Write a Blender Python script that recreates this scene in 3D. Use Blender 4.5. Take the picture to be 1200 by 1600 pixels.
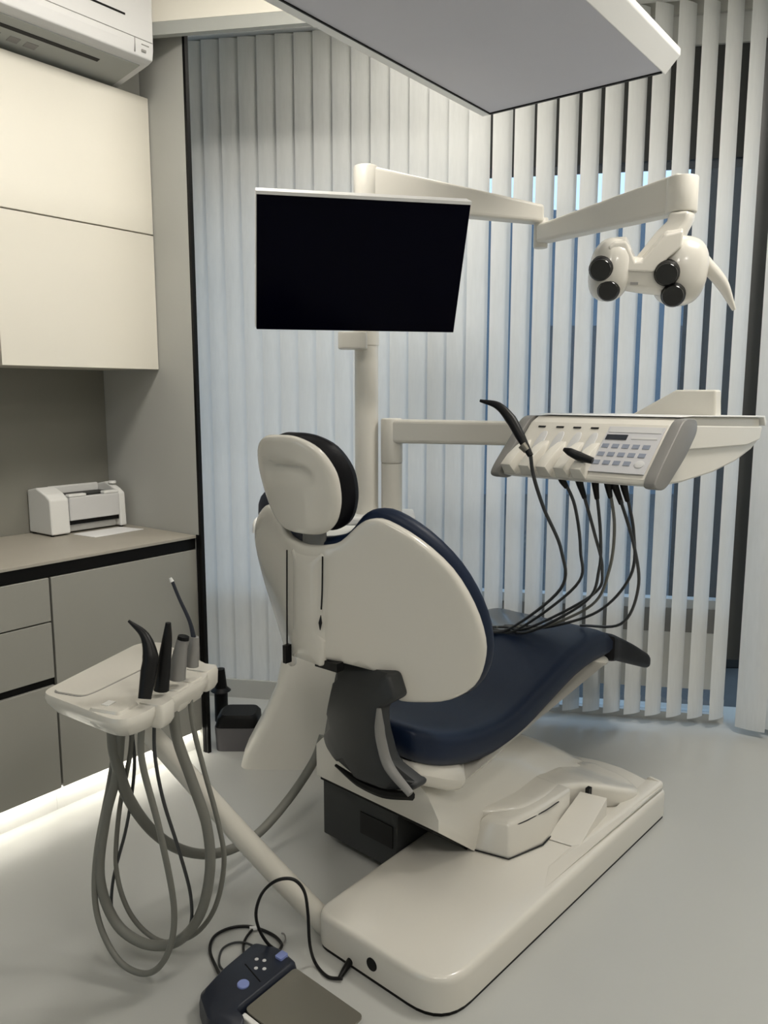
import bpy, bmesh, math, random
from mathutils import Vector, Matrix
from mathutils.geometry import delaunay_2d_cdt
random.seed(7)
for o in list(bpy.data.objects): bpy.data.objects.remove(o)
S = bpy.context.scene
COL = S.collection

# ------------------------------------------------------------------ camera
FPX, PITCH, EYE = 1250.0, math.radians(8.4), 1.45
cd = bpy.data.cameras.new('camera'); cam = bpy.data.objects.new('camera', cd); COL.objects.link(cam)
cam.location = (0, 0, EYE); cam.rotation_euler = (math.pi/2 - PITCH, 0, 0)
cd.sensor_fit = 'VERTICAL'; cd.sensor_height = 36.0; cd.lens = FPX/1600*36.0; cd.clip_start = .05
S.camera = cam
S.view_settings.view_transform = 'Standard'; S.view_settings.look = 'None'
S.view_settings.gamma = 1; S.view_settings.use_curve_mapping = False
S.view_settings.exposure = 0.06
# ------------------------------------------------------------------ sky
W = bpy.data.worlds.new('dusk_sky'); S.world = W; W.use_nodes = True
wb = W.node_tree.nodes['Background']
wb.inputs[0].default_value = (.50, .68, .86, 1); wb.inputs[1].default_value = 1.7
# ------------------------------------------------------------------ room lights
def area(name, loc, size, power, col, rot=(0, 0, 0), sy=None):
    l = bpy.data.lights.new(name, 'AREA'); l.shape = 'RECTANGLE'; l.size = size; l.size_y = sy or size
    l.energy = power; l.color = col
    o = bpy.data.objects.new(name, l); COL.objects.link(o); o.location = loc; o.rotation_euler = rot
    return o
WARM = (1, .955, .885)
CEIL = 3.0
LAMPS = [(-.35, 1.9, 26), (1.5, 2.0, 25), (-.3, -.4, 15), (1.3, -.6, 15), (.25, 3.0, 2.6)]      # recessed ceiling lights; the last is added, unseen, to brighten the blinds
for i, (x, y, p) in enumerate(LAMPS):
    area('ceiling_lamp', (x, y, CEIL-.035), .5, p, WARM)

# ------------------------------------------------------------------ helpers
def at(u, v, Y):
    """point seen at photo position (u,v) at distance Y in front of the camera"""
    r = (u-600)/FPX; d = (800-v)/FPX; c, s = math.cos(PITCH), math.sin(PITCH)
    k = Y/(c+d*s)
    return Vector((k*r, Y, EYE+k*(-s+d*c)))
def atz(u, v, z):
    r = (u-600)/FPX; d = (800-v)/FPX; c, s = math.cos(PITCH), math.sin(PITCH)
    k = (z-EYE)/(-s+d*c)
    return Vector((k*r, k*(c+d*s), z))

ROOT = {}          # root name -> inverse matrix
def thing(label, cat, name, loc, rotz=0, group=None):
    o = bpy.data.objects.new(name, None); COL.objects.link(o); o.empty_display_size = .05
    o.location = loc; o.rotation_euler = (0, 0, rotz)
    o['label'] = label; o['category'] = cat
    if group: o['group'] = group
    ROOT[o.name] = (Matrix.Translation(Vector(loc)) @ Matrix.Rotation(rotz, 4, 'Z')).inverted()
    return o
def link(name, me, m, parent=None, smooth=True, label=None):
    o = bpy.data.objects.new(name, me); COL.objects.link(o)
    if m: me.materials.append(m)
    if smooth:
        for p in me.polygons: p.use_smooth = True
        try: me.set_sharp_from_angle(angle=math.radians(38))
        except Exception: pass
    if parent is not None:
        inv = ROOT[parent.name]; me.transform(inv); o.parent = parent
        ROOT[o.name] = inv
    else: ROOT[o.name] = Matrix.Identity(4)
    if label: o['label'] = label
    return o
def build(name, vf, m, parent=None, smooth=True, bevel=0, seg=2, label=None, ang=30):
    verts, faces = vf
    bm = bmesh.new(); vs = [bm.verts.new(v) for v in verts]
    for f in faces:
        try: bm.faces.new([vs[i] for i in f])
        except ValueError: pass
    bmesh.ops.recalc_face_normals(bm, faces=bm.faces)
    if bevel:
        es = [e for e in bm.edges if len(e.link_faces) == 2 and e.calc_face_angle(0) > math.radians(ang)]
        bmesh.ops.bevel(bm, geom=es, offset=bevel, segments=seg, affect='EDGES', profile=.5, clamp_overlap=True)
    me = bpy.data.meshes.new(name); bm.to_mesh(me); bm.free()
    return link(name, me, m, parent, smooth, label)
def join(*vfs):
    V, Fc = [], []
    for v, f in vfs:
        n = len(V); V += list(v); Fc += [tuple(i+n for i in q) for q in f]
    return V, Fc
def struct(o): o['kind'] = 'structure'; return o
def prism(poly, fn, c0, c1):
    """closed polygon [(a,b)] extruded from c0 to c1, mapped by fn(a,b,c)"""
    n = len(poly)
    V = [fn(a, b, c0) for a, b in poly]+[fn(a, b, c1) for a, b in poly]
    Fc = [tuple(range(n-1, -1, -1)), tuple(range(n, 2*n))]+[(i, (i+1) % n, n+(i+1) % n, n+i) for i in range(n)]
    return V, Fc
def box(fn, a0, a1, b0, b1, c0, c1):
    return prism([(a0, b0), (a1, b0), (a1, b1), (a0, b1)], fn, c0, c1)
def I(x, y, z): return Vector((x, y, z))
def loft(rings, closed=True, caps=True):
    n = len(rings[0]); V = [p for r in rings for p in r]; Fc = []
    for i in range(len(rings)-1):
        for j in range(n if closed else n-1):
            k = (j+1) % n; Fc.append((i*n+j, i*n+k, (i+1)*n+k, (i+1)*n+j))
    if caps: Fc += [tuple(range(n-1, -1, -1)), tuple((len(rings)-1)*n+j for j in range(n))]
    return V, Fc
def crom(pts, n=6):
    P = [Vector(p) for p in pts]; out = []
    if len(P) < 3: return P
    for i in range(len(P)-1):
        p0 = P[i-1] if i else P[0]*2-P[1]; p1, p2 = P[i], P[i+1]; p3 = P[i+2] if i+2 < len(P) else P[-1]*2-P[-2]
        for k in range(n):
            t = k/n
            out.append(.5*((2*p1)+(p2-p0)*t+(2*p0-5*p1+4*p2-p3)*t*t+(3*p1-p0-3*p2+p3)*t**3))
    out.append(P[-1]); return out
def tube(pts, rad, sides=10, n=6, smooth=True, flat=1.0, up=None):
    P = crom(pts, n) if smooth else [Vector(p) for p in pts]
    m = len(P); rings = []; prev = None
    if not isinstance(rad, (list, tuple)): rad = [rad]*2
    for i, p in enumerate(P):
        t = (P[min(i+1, m-1)]-P[max(i-1, 0)]).normalized()
        if prev is None:
            a = Vector(up) if up else (Vector((0, 0, 1)) if abs(t.z) < .9 else Vector((1, 0, 0)))
        else: a = prev
        nrm = (a-t*a.dot(t)).normalized(); prev = nrm; b = t.cross(nrm)
        q = i/(m-1)*(len(rad)-1); k = min(int(q), len(rad)-2); r = rad[k]+(rad[k+1]-rad[k])*(q-k)
        rings.append([p+(nrm*math.cos(x)+b*math.sin(x)*flat)*r for x in [2*math.pi*j/sides for j in range(sides)]])
    return loft(rings)
def disc(c, nrm, r, th, sides=24, rx=1.0):
    """short cylinder centred at c, axis nrm, from c to c+nrm*th with rounded rim"""
    nrm = Vector(nrm).normalized(); a = Vector((0, 0, 1)) if abs(nrm.z) < .9 else Vector((1, 0, 0))
    e1 = nrm.cross(a).normalized(); e2 = nrm.cross(e1); c = Vector(c); rings = []
    for h, k in ((0, 1), (th*.75, 1), (th, .9)):
        rings.append([c+nrm*h+(e1*math.cos(x)*rx+e2*math.sin(x))*r*k for x in [2*math.pi*j/sides for j in range(sides)]])
    return loft(rings)
def lerp_tab(tab, x):
    if x <= tab[0][0]: return tab[0][1]
    for (a, b), (c, d) in zip(tab, tab[1:]):
        if x <= c:
            t = (x-a)/(c-a); return b+(d-b)*t
    return tab[-1][1]
def smooth_tab(tab, step=.02):
    """resample a piecewise table through a Catmull-Rom so that surfaces are smooth"""
    pts = crom([(a, b, 0) for a, b in tab], 8); return [(p.x, p.y) for p in pts]
def sm_outline(pts, n=4, closed=True):
    P = [Vector((a, b)) for a, b in pts]; N = len(P); out = []
    for i in range(N):
        p0, p1, p2, p3 = P[(i-1) % N], P[i], P[(i+1) % N], P[(i+2) % N]
        for k in range(n):
            t = k/n; q = .5*((2*p1)+(p2-p0)*t+(2*p0-5*p1+4*p2-p3)*t*t+(3*p1-p0-3*p2+p3)*t**3)
            out.append((q.x, q.y))
    return out
def round_poly(pts, r, n=5):
    """round the corners of a polygon; r may be a list"""
    out = []; N = len(pts)
    for i in range(N):
        p = Vector(pts[i]); a = Vector(pts[i-1])-p; b = Vector(pts[(i+1) % N])-p
        rr = r[i] if isinstance(r, (list, tuple)) else r
        if rr <= 0: out.append((p.x, p.y)); continue
        A = p+a.normalized()*min(rr, a.length*.49); B = p+b.normalized()*min(rr, b.length*.49)
        for k in range(n+1):
            t = k/n; q = A*(1-t)**2+p*2*t*(1-t)+B*t*t; out.append((q.x, q.y))
    return out
def pillow(outline, lo, hi, r, fn, sp=.03):
    """closed solid over a 2D outline between lo(a,b) and hi(a,b) with rounded rims"""
    O = [Vector(p) for p in outline]; N = len(O)
    area_ = sum(O[i].x*O[(i+1) % N].y-O[(i+1) % N].x*O[i].y for i in range(N))
    if area_ < 0: O.reverse()
    segs = [(O[i], O[(i+1) % N]) for i in range(N)]
    def dist(p):
        best = 9
        for a, b in segs:
            ab = b-a; L = ab.length_squared
            t = max(0, min(1, (p-a).dot(ab)/L)) if L else 0
            d_ = (a+ab*t-p).length
            if d_ < best: best = d_
        return best
    def inside(p):
        c = False
        for a, b in segs:
            if (a.y > p.y) != (b.y > p.y) and p.x < (b.x-a.x)*(p.y-a.y)/(b.y-a.y)+a.x: c = not c
        return c
    pts = list(O)
    for f in (.06, .22, .5, 1.0):
        for i in range(N):
            t = (O[(i+1) % N]-O[i-1]).normalized(); q = O[i]+Vector((-t.y, t.x))*r*f
            if inside(q) and abs(dist(q)-r*f) < r*.04: pts.append(q)
    xs = [p.x for p in O]; ys = [p.y for p in O]; x = min(xs)+sp*.5
    while x < max(xs):
        y = min(ys)+sp*.5
        while y < max(ys):
            q = Vector((x, y))
            if inside(q) and dist(q) > r*1.0+sp*.3: pts.append(q)
            y += sp
        x += sp
    vs, es, fs, *_ = delaunay_2d_cdt(pts, [(i, (i+1) % N) for i in range(N)], [], 1, 1e-6)
    V = []; n = len(vs)
    ks = []
    for p in vs:
        d_ = dist(p); k = 0 if d_ >= r else 1-math.sqrt(max(0, 1-(1-d_/r)**2)); ks.append(k)
    for p, k in zip(vs, ks):
        a, b = lo(p.x, p.y), hi(p.x, p.y); V.append(fn(p.x, p.y, a+k*min(r, (b-a)/2)))
    for p, k in zip(vs, ks):
        a, b = lo(p.x, p.y), hi(p.x, p.y); V.append(fn(p.x, p.y, b-k*min(r, (b-a)/2)))
    Fc = [tuple(reversed(f)) for f in fs]+[tuple(i+n for i in f) for f in fs]
    cnt = {}
    for f in fs:
        for i in range(len(f)):
            e = (f[i], f[(i+1) % len(f)]); cnt[e] = 1
    for (a, b) in list(cnt):
        if (b, a) not in cnt: Fc.append((a, b, b+n, a+n))
    return V, Fc

# ------------------------------------------------------------------ materials
def mat(name, col, rough=.5, metal=0, var=.03, scale=6, bump=0, bscale=120, coat=0, spec=.5, emit=None, trans=0):
    m = bpy.data.materials.new(name); m.use_nodes = True; nt = m.node_tree; b = nt.nodes['Principled BSDF']
    tc = nt.nodes.new('ShaderNodeTexCoord')
    nz = nt.nodes.new('ShaderNodeTexNoise'); nz.inputs['Scale'].default_value = scale; nz.inputs['Detail'].default_value = 4
    nt.links.new(tc.outputs['Object'], nz.inputs['Vector'])
    mx = nt.nodes.new('ShaderNodeMix'); mx.data_type = 'RGBA'
    mx.inputs[6].default_value = (*[c*(1-var) for c in col], 1); mx.inputs[7].default_value = (*[min(1, c*(1+var)) for c in col], 1)
    nt.links.new(nz.outputs['Fac'], mx.inputs[0]); nt.links.new(mx.outputs[2], b.inputs['Base Color'])
    b.inputs['Roughness'].default_value = rough; b.inputs['Metallic'].default_value = metal
    b.inputs['Coat Weight'].default_value = coat; b.inputs['Specular IOR Level'].default_value = spec
    if bump:
        n2 = nt.nodes.new('ShaderNodeTexNoise'); n2.inputs['Scale'].default_value = bscale; n2.inputs['Detail'].default_value = 3
        nt.links.new(tc.outputs['Object'], n2.inputs['Vector'])
        bp = nt.nodes.new('ShaderNodeBump'); bp.inputs['Strength'].default_value = bump; bp.inputs['Distance'].default_value = .002
        nt.links.new(n2.outputs['Fac'], bp.inputs['Height']); nt.links.new(bp.outputs[0], b.inputs['Normal'])
    if emit:
        b.inputs['Emission Color'].default_value = (*emit[0], 1); b.inputs['Emission Strength'].default_value = emit[1]
    return m
M = dict(
    floor=mat('vinyl_floor', (.47, .475, .455), .32, var=.04, scale=2.5, bump=.05, bscale=60),
    ceil=mat('ceiling_paint', (.78, .75, .67), .8, var=.02),
    wall=mat('grey_wall_paint', (.44, .44, .41), .75, var=.03, bump=.1),
    splash=mat('taupe_backsplash', (.23, .225, .195), .45, var=.06, scale=3),
    walld=mat('back_wall_paint', (.60, .59, .55), .8, var=.02),
    cab=mat('grey_laminate', (.285, .28, .25), .42, var=.02),
    cabu=mat('cream_laminate', (.72, .69, .61), .38, var=.015),
    black=mat('black_edge', (.004, .004, .004), .45, spec=.2),
    top=mat('taupe_worktop', (.36, .335, .285), .45, var=.06, scale=8, bump=.05),
    white=mat('white_plastic', (.78, .78, .76), .35, var=.015),
    acw=mat('appliance_white', (.62, .62, .62), .4, var=.015),
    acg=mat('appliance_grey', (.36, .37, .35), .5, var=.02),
    cream=mat('cream_gloss_plastic', (.69, .665, .605), .22, var=.012, coat=.3),
    cream2=mat('cream_satin_plastic', (.71, .685, .62), .35, var=.012),
    navy=mat('navy_upholstery', (.0045, .0125, .036), .45, spec=.3, var=.12, scale=5, bump=.15, bscale=300),
    pad=mat('black_upholstery', (.003, .003, .005), .5, spec=.2, var=.1, bump=.15, bscale=300),
    gray=mat('charcoal_plastic', (.034, .036, .037), .45, var=.06, spec=.35),
    mgray=mat('mid_grey_plastic', (.23, .225, .215), .42, var=.04),
    dgray=mat('dark_plastic', (.006, .006, .0065), .4, spec=.3),
    hose=mat('grey_hose', (.17, .17, .15), .5, var=.06),
    hoseb=mat('dark_hose', (.035, .038, .04), .4, var=.06),
    screen=mat('screen_glass', (.0006, .0006, .005), .2, var=.1, spec=.06),  # navy tint stands in for what the dark screen reflects
    under=mat('lavender_grey_panel', (.60, .60, .66), .6, var=.02),
    steel=mat('brushed_steel', (.28, .265, .225), .36, metal=.75, var=.05, scale=3),
    btn=mat('blue_button', (.22, .27, .55), .4),
    navyp=mat('pedal_navy_plastic', (.012, .016, .028), .4, var=.1),
    lens=mat('lens_glass', (.01, .01, .01), .12, coat=.4),
    frame=mat('window_frame_white', (.55, .56, .55), .45),
    framed=mat('window_frame_dark', (.035, .037, .036), .45),
    spandrel=mat('white_spandrel', (.66, .66, .63), .5),
    bin=mat('graphite_plastic', (.10, .095, .10), .5, var=.05),
    label=mat('panel_label', (.58, .58, .60), .4),
    lcd=mat('lcd_dark', (.03, .035, .045), .25),
    key=mat('key_blue_grey', (.26, .29, .36), .5),
    paper=mat('paper_white', (.80, .80, .80), .7),
    led=mat('led_strip', (1, .95, .85), .5, emit=((1, .95, .84), 2.5)),
    lampd=mat('lamp_diffuser', (1, .97, .9), .5, emit=((1, .94, .84), 6)),
    facade=mat('far_facade', (.11, .16, .21), .8, var=.25, scale=.8),
    ground=mat('outside_paving', (.05, .055, .06), .9, var=.2),
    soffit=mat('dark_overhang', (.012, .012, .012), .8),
)
def slat_mat():
    m = bpy.data.materials.new('blind_fabric'); m.use_nodes = True; nt = m.node_tree
    for n in list(nt.nodes): nt.nodes.remove(n)
    out = nt.nodes.new('ShaderNodeOutputMaterial'); mix = nt.nodes.new('ShaderNodeMixShader')
    df = nt.nodes.new('ShaderNodeBsdfDiffuse'); tr = nt.nodes.new('ShaderNodeBsdfTranslucent')
    tc = nt.nodes.new('ShaderNodeTexCoord'); nz = nt.nodes.new('ShaderNodeTexNoise'); nz.inputs['Scale'].default_value = 90
    mp = nt.nodes.new('ShaderNodeMapping'); mp.inputs['Scale'].default_value = (1, 1, .15)
    cr = nt.nodes.new('ShaderNodeMix'); cr.data_type = 'RGBA'
    cr.inputs[6].default_value = (.72, .735, .73, 1); cr.inputs[7].default_value = (.80, .815, .81, 1)
    L = nt.links.new
    L(tc.outputs['Object'], mp.inputs[0]); L(mp.outputs[0], nz.inputs['Vector']); L(nz.outputs['Fac'], cr.inputs[0])
    L(cr.outputs[2], df.inputs[0]); L(cr.outputs[2], tr.inputs[0]); mix.inputs[0].default_value = .33
    L(df.outputs[0], mix.inputs[1]); L(tr.outputs[0], mix.inputs[2]); L(mix.outputs[0], out.inputs[0]); return m
M['slat'] = slat_mat()
def glass_mat(name, tint, rough=0.0, fac=.9):
    m = bpy.data.materials.new(name); m.use_nodes = True; nt = m.node_tree
    for n in list(nt.nodes): nt.nodes.remove(n)
    out = nt.nodes.new('ShaderNodeOutputMaterial'); mix = nt.nodes.new('ShaderNodeMixShader')
    tr = nt.nodes.new('ShaderNodeBsdfTransparent'); tr.inputs[0].default_value = (*tint, 1)
    gl = nt.nodes.new('ShaderNodeBsdfGlossy'); gl.inputs['Roughness'].default_value = rough
    mix.inputs[0].default_value = 1-fac
    nt.links.new(tr.outputs[0], mix.inputs[1]); nt.links.new(gl.outputs[0], mix.inputs[2]); nt.links.new(mix.outputs[0], out.inputs[0]); return m
M['glass'] = glass_mat('window_glass', (.92, .96, 1), .02, .93)
M['film'] = glass_mat('clear_plastic_film', (.75, .75, .74), .15, .72)

# ------------------------------------------------------------------ frames of the room
PH = math.radians(37.5); CW = Vector((math.sin(PH), math.cos(PH))); CN = Vector((CW.y, -CW.x)); CO = Vector((-.703, 3.147))
def K(w, n, z): p = CO+CW*w+CN*n; return Vector((p.x, p.y, z))              # cabinet wall: along, out into room, up
WA = math.radians(-10); WD = Vector((math.cos(WA), math.sin(WA))); WN = Vector((-WD.y, WD.x)); WP = Vector((.81, 3.442))
def G(s, h, z): p = WP+WD*s+WN*h; return Vector((p.x, p.y, z))             # window wall: along, outwards, up
def GP(s, z, h): return G(s, h, z)
def KP(w, z, n): return K(w, n, z)

# ------------------------------------------------------------------ the shell
A = K(-.058, -.58, 0); B = K(-.058, .02, 0)
far = K(-6.4, -.58, 0)
floor_poly = [(-7, -3.2), (3.2, -3.2), (3.2, 4.4), (-7, 4.4)]
struct(build('floor', prism([(-5.2, -3.0), (2.9, -3.0), (2.9, 3.35), (-1.5, 4.12), (-5.2, 4.12)], I, -.1, 0), M['floor'], smooth=False))
struct(build('ceiling', prism([(-5.2, -3.0), (2.9, -3.0), (2.9, 3.35), (-1.5, 4.12), (-5.2, 4.12)], I, CEIL, CEIL+.1), M['ceil'], smooth=False))
struct(build('wall_left', box(KP, -6.4, -.058, 0, CEIL, -.70, -.58), M['wall'], smooth=False))
struct(build('wall_return', box(KP, -.058, -.046, 0, CEIL, -.70, .015), M['wall'], smooth=False))
struct(build('wall_back', box(I, -5.2, 2.6, -3.0, -2.9, 0, CEIL), M['walld'], smooth=False))
struct(build('wall_right', box(I, 2.45, 2.6, -2.9, 3.3, 0, CEIL), M['walld'], smooth=False))
struct(build('trim_1', box(KP, -.0585, -.043, 0, CEIL, .0152, .029), M['black'], smooth=False, label='black vertical trim at the end of the grey wall'))
# backsplash and window surround
struct(build('trim_2', box(KP, -6.0, -.0585, .90, 1.60, -.579, -.572), M['splash'], smooth=False, label='taupe backsplash panel under the cream wall cabinets'))
H0 = .02
wf = thing('x', 'x', 'window_1', G(-.4, .10, 0)); del wf['label']; del wf['category']; struct(wf)
def wbox(s0, s1, z0, z1, h0=.07, h1=.13): return box(GP, s0, s1, z0, z1, h0, h1)
build('frame', join(wbox(-1.95, .70, 2.83, 2.94), wbox(-1.95, .70, .515, .555), wbox(-1.95, -1.88, 0, 2.83),
      wbox(-1.95, .70, 0, .035)), M['frame'], wf, False)
build('transom', join(wbox(-1.88, .66, 2.40, 2.83, .085, .115)), M['framed'], wf, False, label='dark panel over the window')
build('mullion', join(wbox(.66, .78, .30, 2.83, .05, .13)), M['framed'], wf, False)
build('mullion', join(wbox(-.62, -.57, .035, 2.4, .08, .12)), M['framed'], wf, False)
build('rail', join(wbox(-1.88, .66, .41, .515, .06, .12)), M['mgray'], wf, False, label='grey lower rail')
build('spandrel', join(wbox(-1.88, .672, .155, .41, .055, .12)), M['spandrel'], wf, False, label='white solid panel under the glass')
build('pane', wbox(-1.88, .66, .555, 2.40, .097, .103), M['glass'], wf, False)
build('pane', wbox(-1.88, .66, .035, .155, .097, .103), M['glass'], wf, False)
w2 = thing('x', 'x', 'window_2', G(1.3, .10, 0)); del w2['label']; del w2['category']; struct(w2)
build('frame', join(wbox(.79, 1.75, 2.83, 2.94), wbox(.79, 1.75, .1, .2), wbox(.79, .86, .2, 2.83), wbox(1.68, 1.75, .2, 2.83), wbox(.79, 1.75, 0, .1)), M['framed'], w2, False)
build('pane', wbox(.86, 1.68, .2, 2.83, .097, .103), M['glass'], w2, False)
struct(build('wall_window', join(wbox(-2.4, -1.951, 0, CEIL, .05, .2), wbox(1.751, 2.2, 0, CEIL, .05, .2), wbox(-1.95, 1.75, 2.9405, CEIL, .05, .2)), M['wall'], smooth=False))
struct(build('trim_3', box(GP, -2.0, 1.7, 2.985, CEIL-.0005, -.12, -.09), M['ceil'], smooth=False, label='pelmet board along the top of the blinds'))
struct(build('trim_6', box(GP, -1.635, -.35, 2.752, CEIL-.0005, -.665, -.645), M['ceil'], smooth=False, label='cream ceiling bulkhead in front of the blinds'))
struct(build('trim_7', box(GP, -1.635, -.35, 2.708, 2.7515, -.665, -.640), M['acg'], smooth=False, label='grey lower edge of the ceiling bulkhead'))
struct(build('baseboard_window', wbox(-1.87, -1.2, 0, .09, -.02, .049), M['wall'], smooth=False))

# ------------------------------------------------------------------ outside
o = build('street_paving', box(I, -14, 16, 3.9, 22, -.35, -.30), M['ground'], smooth=False); struct(o)
bt = thing('dark far building facade seen through the slats of the blind', 'building', 'building', (1, 14, -.3))
build('facade_wall', box(I, -9, 12, 14, 15, -.3, 4.5), M['facade'], bt, False)
for i in range(7):
    build('window', box(I, -6+i*2.2, -4.9+i*2.2, 13.95, 14.0, .6, 2.6), M['lcd'], bt, False)
pt = thing('dark square pillar standing outside the right end of the window', 'pillar', 'pillar', (2.1, 5.1, -.3))
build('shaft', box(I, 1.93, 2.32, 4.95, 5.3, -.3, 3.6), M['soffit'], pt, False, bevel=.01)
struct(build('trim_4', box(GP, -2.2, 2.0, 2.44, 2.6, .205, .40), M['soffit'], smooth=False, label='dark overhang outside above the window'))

# ------------------------------------------------------------------ vertical blinds
def slat_mesh(width, z0, z1):
    n = 6; V = []; Fc = []
    for z in (z0, z0+.075, z0+.08, z1):
        for i in range(n+1):
            t = i/n-.5; V.append((t*width, -.006*(1-4*t*t)+(.0015 if z < z0+.078 else 0)*-1, z))
    th = .0008
    for k in range(3):
        for i in range(n): a = k*(n+1)+i; Fc.append((a, a+1, a+n+2, a+n+1))
    me = bpy.data.meshes.new('slat'); me.from_pydata(V, [], Fc); me.materials.append(M['slat'])
    for p in me.polygons: p.use_smooth = True
    return me
def blind(label, ss, width, rot, z0, h=0.0, jit=2, tilt=0):
    zt = 2.975
    t = thing(label, 'blind', 'vertical_blind', G((ss[0]+ss[-1])/2, h, zt), WA)
    build('headrail', box(GP, ss[0]-.05, ss[-1]+.05, zt, zt+.02, h-.02, h+.02), M['white'], t, False, bevel=.003)
    me = slat_mesh(width, z0-zt, -.012); inv = ROOT[t.name]
    hm = bpy.data.meshes.new('hanger'); 
    for i, s in enumerate(ss):
        o = bpy.data.objects.new('slat', me); COL.objects.link(o); o.parent = t
        o.location = inv @ G(s, h, zt); o.rotation_euler = (0, 0, math.radians((rot[0]+(rot[1]-rot[0])*i/(len(ss)-1) if isinstance(rot, tuple) else rot)+random.uniform(-jit, jit)))
    return t
blind('closed white vertical blind on the left half of the window', [-1.83+.083*i for i in range(18)], .091, 13, .045)
blind('half open white vertical blind on the right half of the window', [-.324+.0885*i for i in range(12)], .089, (26, 37), .045)
blind('white vertical blind at the far right edge, slats turned the other way', [.775, .885, .995, 1.105], .118, -24, .03, -.06, 1)

# ------------------------------------------------------------------ ceiling lights out of view, hanging panel
LNAME = ['square ceiling light in front of the cream wall cabinets', 'square ceiling light to the right of the hanging panel', 'square ceiling light behind the camera on the left', 'square ceiling light behind the camera on the right', 'added unseen light brightening the blinds, between the hanging panel and the blinds']
for i, (x, y, p) in enumerate(LAMPS):
    t = thing(LNAME[i], 'light', 'ceiling_light', (x, y, CEIL), 0, 'recessed ceiling lights')
    build('frame', join(box(I, x-.30, x+.30, y-.30, y-.26, CEIL-.03, CEIL-.001), box(I, x-.30, x+.30, y+.26, y+.30, CEIL-.03, CEIL-.001),
          box(I, x-.30, x-.26, y-.26, y+.26, CEIL-.03, CEIL-.001), box(I, x+.26, x+.30, y-.26, y+.26, CEIL-.03, CEIL-.001)), M['white'], t, False)
    build('diffuser', box(I, x-.26, x+.26, y-.26, y+.26, CEIL-.012, CEIL-.001), M['lampd'], t, False)
HZ = 2.42; hc = atz(765, 177, HZ); HU = Vector((CW.x, CW.y)); HV = Vector((CN.x, CN.y))
def HP(a, b, z): return Vector((hc.x+HU.x*a+HV.x*b, hc.y+HU.y*a+HV.y*b, z))      # a: towards the window, b: to the right
t = thing('flat rectangular panel with lavender grey underside hung from the ceiling over the chair', 'panel', 'hanging_panel', HP(-.9, .3, HZ))
LEN, WID = 1.75, .60
build('underside', box(HP, -LEN, -.004, .004, WID, HZ, HZ+.02), M['under'], t, False)
build('rim', join(box(HP, -LEN-.02, .004, -.030, -.0012, HZ-.004, HZ+.05), box(HP, -LEN, .004, 0, WID, HZ+.021, HZ+.05)), M['white'], t, False)
build('gasket', join(box(HP, -LEN, .004, -.001, .0035, HZ-.004, HZ+.02), box(HP, -.0035, .006, 0, WID, HZ-.004, HZ+.02)), M['black'], t, False)
def wing(a, b, c): return HP(a, b, c)
wv = [(WID, HZ-.002), (WID+.045, HZ+.045), (WID+.045, HZ+.065), (WID, HZ+.03)]
build('side_wing', prism(wv, lambda b, z, a: HP(a, b, z), -LEN, .03), M['white'], t, False, bevel=.003, label='white angled light wing on the right edge')
for a, b in ((-.12, .52), (-.12, .06), (-1.6, .06), (-1.6, .52)):
    build('cable', tube([HP(a, b, HZ+.05), HP(a-.03, b+.03, CEIL)], .0025, 6, smooth=False), M['white'], t)

# ------------------------------------------------------------------ cabinets
def cab_front(t, name, w0, w1, z0, z1, m, n0=-.018, n1=0.0, bevel=.0015):
    return build(name, box(KP, w0, w1, z0, z1, n0, n1), m, t, False, bevel=bevel)
t = thing('grey base cabinet with one tall flat door beside the black end panel', 'cabinet', 'base_cabinet', K(-.36, -.28, 0))
build('body', box(KP, -.677, -.061, .10, .846, -.56, -.0185), M['dgray'], t, False)
cab_front(t, 'door', -.674, -.063, .098, .843, M['cab'])
build('plinth', box(KP, -.677, -.061, 0, .0995, -.10, -.045), M['white'], t, False)
build('led_strip', box(KP, -.677, -.062, .092, .0975, -.040, -.022), M['led'], t, False)
t = thing('grey base cabinet with two drawers over a black rail and a low door', 'cabinet', 'base_cabinet', K(-1.0, -.28, 0))
build('body', box(KP, -1.30, -.6785, .10, .846, -.56, -.0185), M['dgray'], t, False)
cab_front(t, 'drawer', -1.298, -.6815, .695, .843, M['cab']); cab_front(t, 'drawer', -1.298, -.6815, .498, .690, M['cab'])
build('rail', box(KP, -1.298, -.6815, .474, .494, -.018, -.010), M['black'], t, False)
cab_front(t, 'door', -1.298, -.6815, .098, .470, M['cab'])
build('plinth', box(KP, -1.30, -.678, 0, .0995, -.10, -.045), M['white'], t, False)
build('led_strip', box(KP, -1.298, -.679, .092, .0975, -.040, -.022), M['led'], t, False)
t = thing('grey base cabinet at the left edge of the picture', 'cabinet', 'base_cabinet', K(-2.1, -.28, 0))
build('body', box(KP, -2.9, -1.3015, .10, .846, -.56, -.0185), M['dgray'], t, False)
cab_front(t, 'door', -2.9, -2.102, .098, .843, M['cab']); cab_front(t, 'door', -2.098, -1.303, .098, .843, M['cab'])
build('plinth', box(KP, -2.9, -1.301, 0, .0995, -.10, -.045), M['white'], t, False)
build('led_strip', box(KP, -2.9, -1.302, .092, .0975, -.040, -.022), M['led'], t, False)
for w0 in (-.37, -.99, -2.1):
    L = .6 if w0 > -1.5 else 1.5
    p = K(w0, -.022, .088); l = area('cabinet_led', p, L, 0.45*L/.6, (1, .95, .84), (0, 0, math.pi/2-PH), .012)
    l.rotation_euler = (math.radians(22), 0, math.pi/2-PH)
t = thing('taupe worktop with a black front edge, running along the left wall', 'worktop', 'worktop', K(-1.4, -.28, .847))
build('slab', box(KP, -2.9, -.0615, .889, .900, -.5705, .002), M['top'], t, False, bevel=.001)
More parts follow.
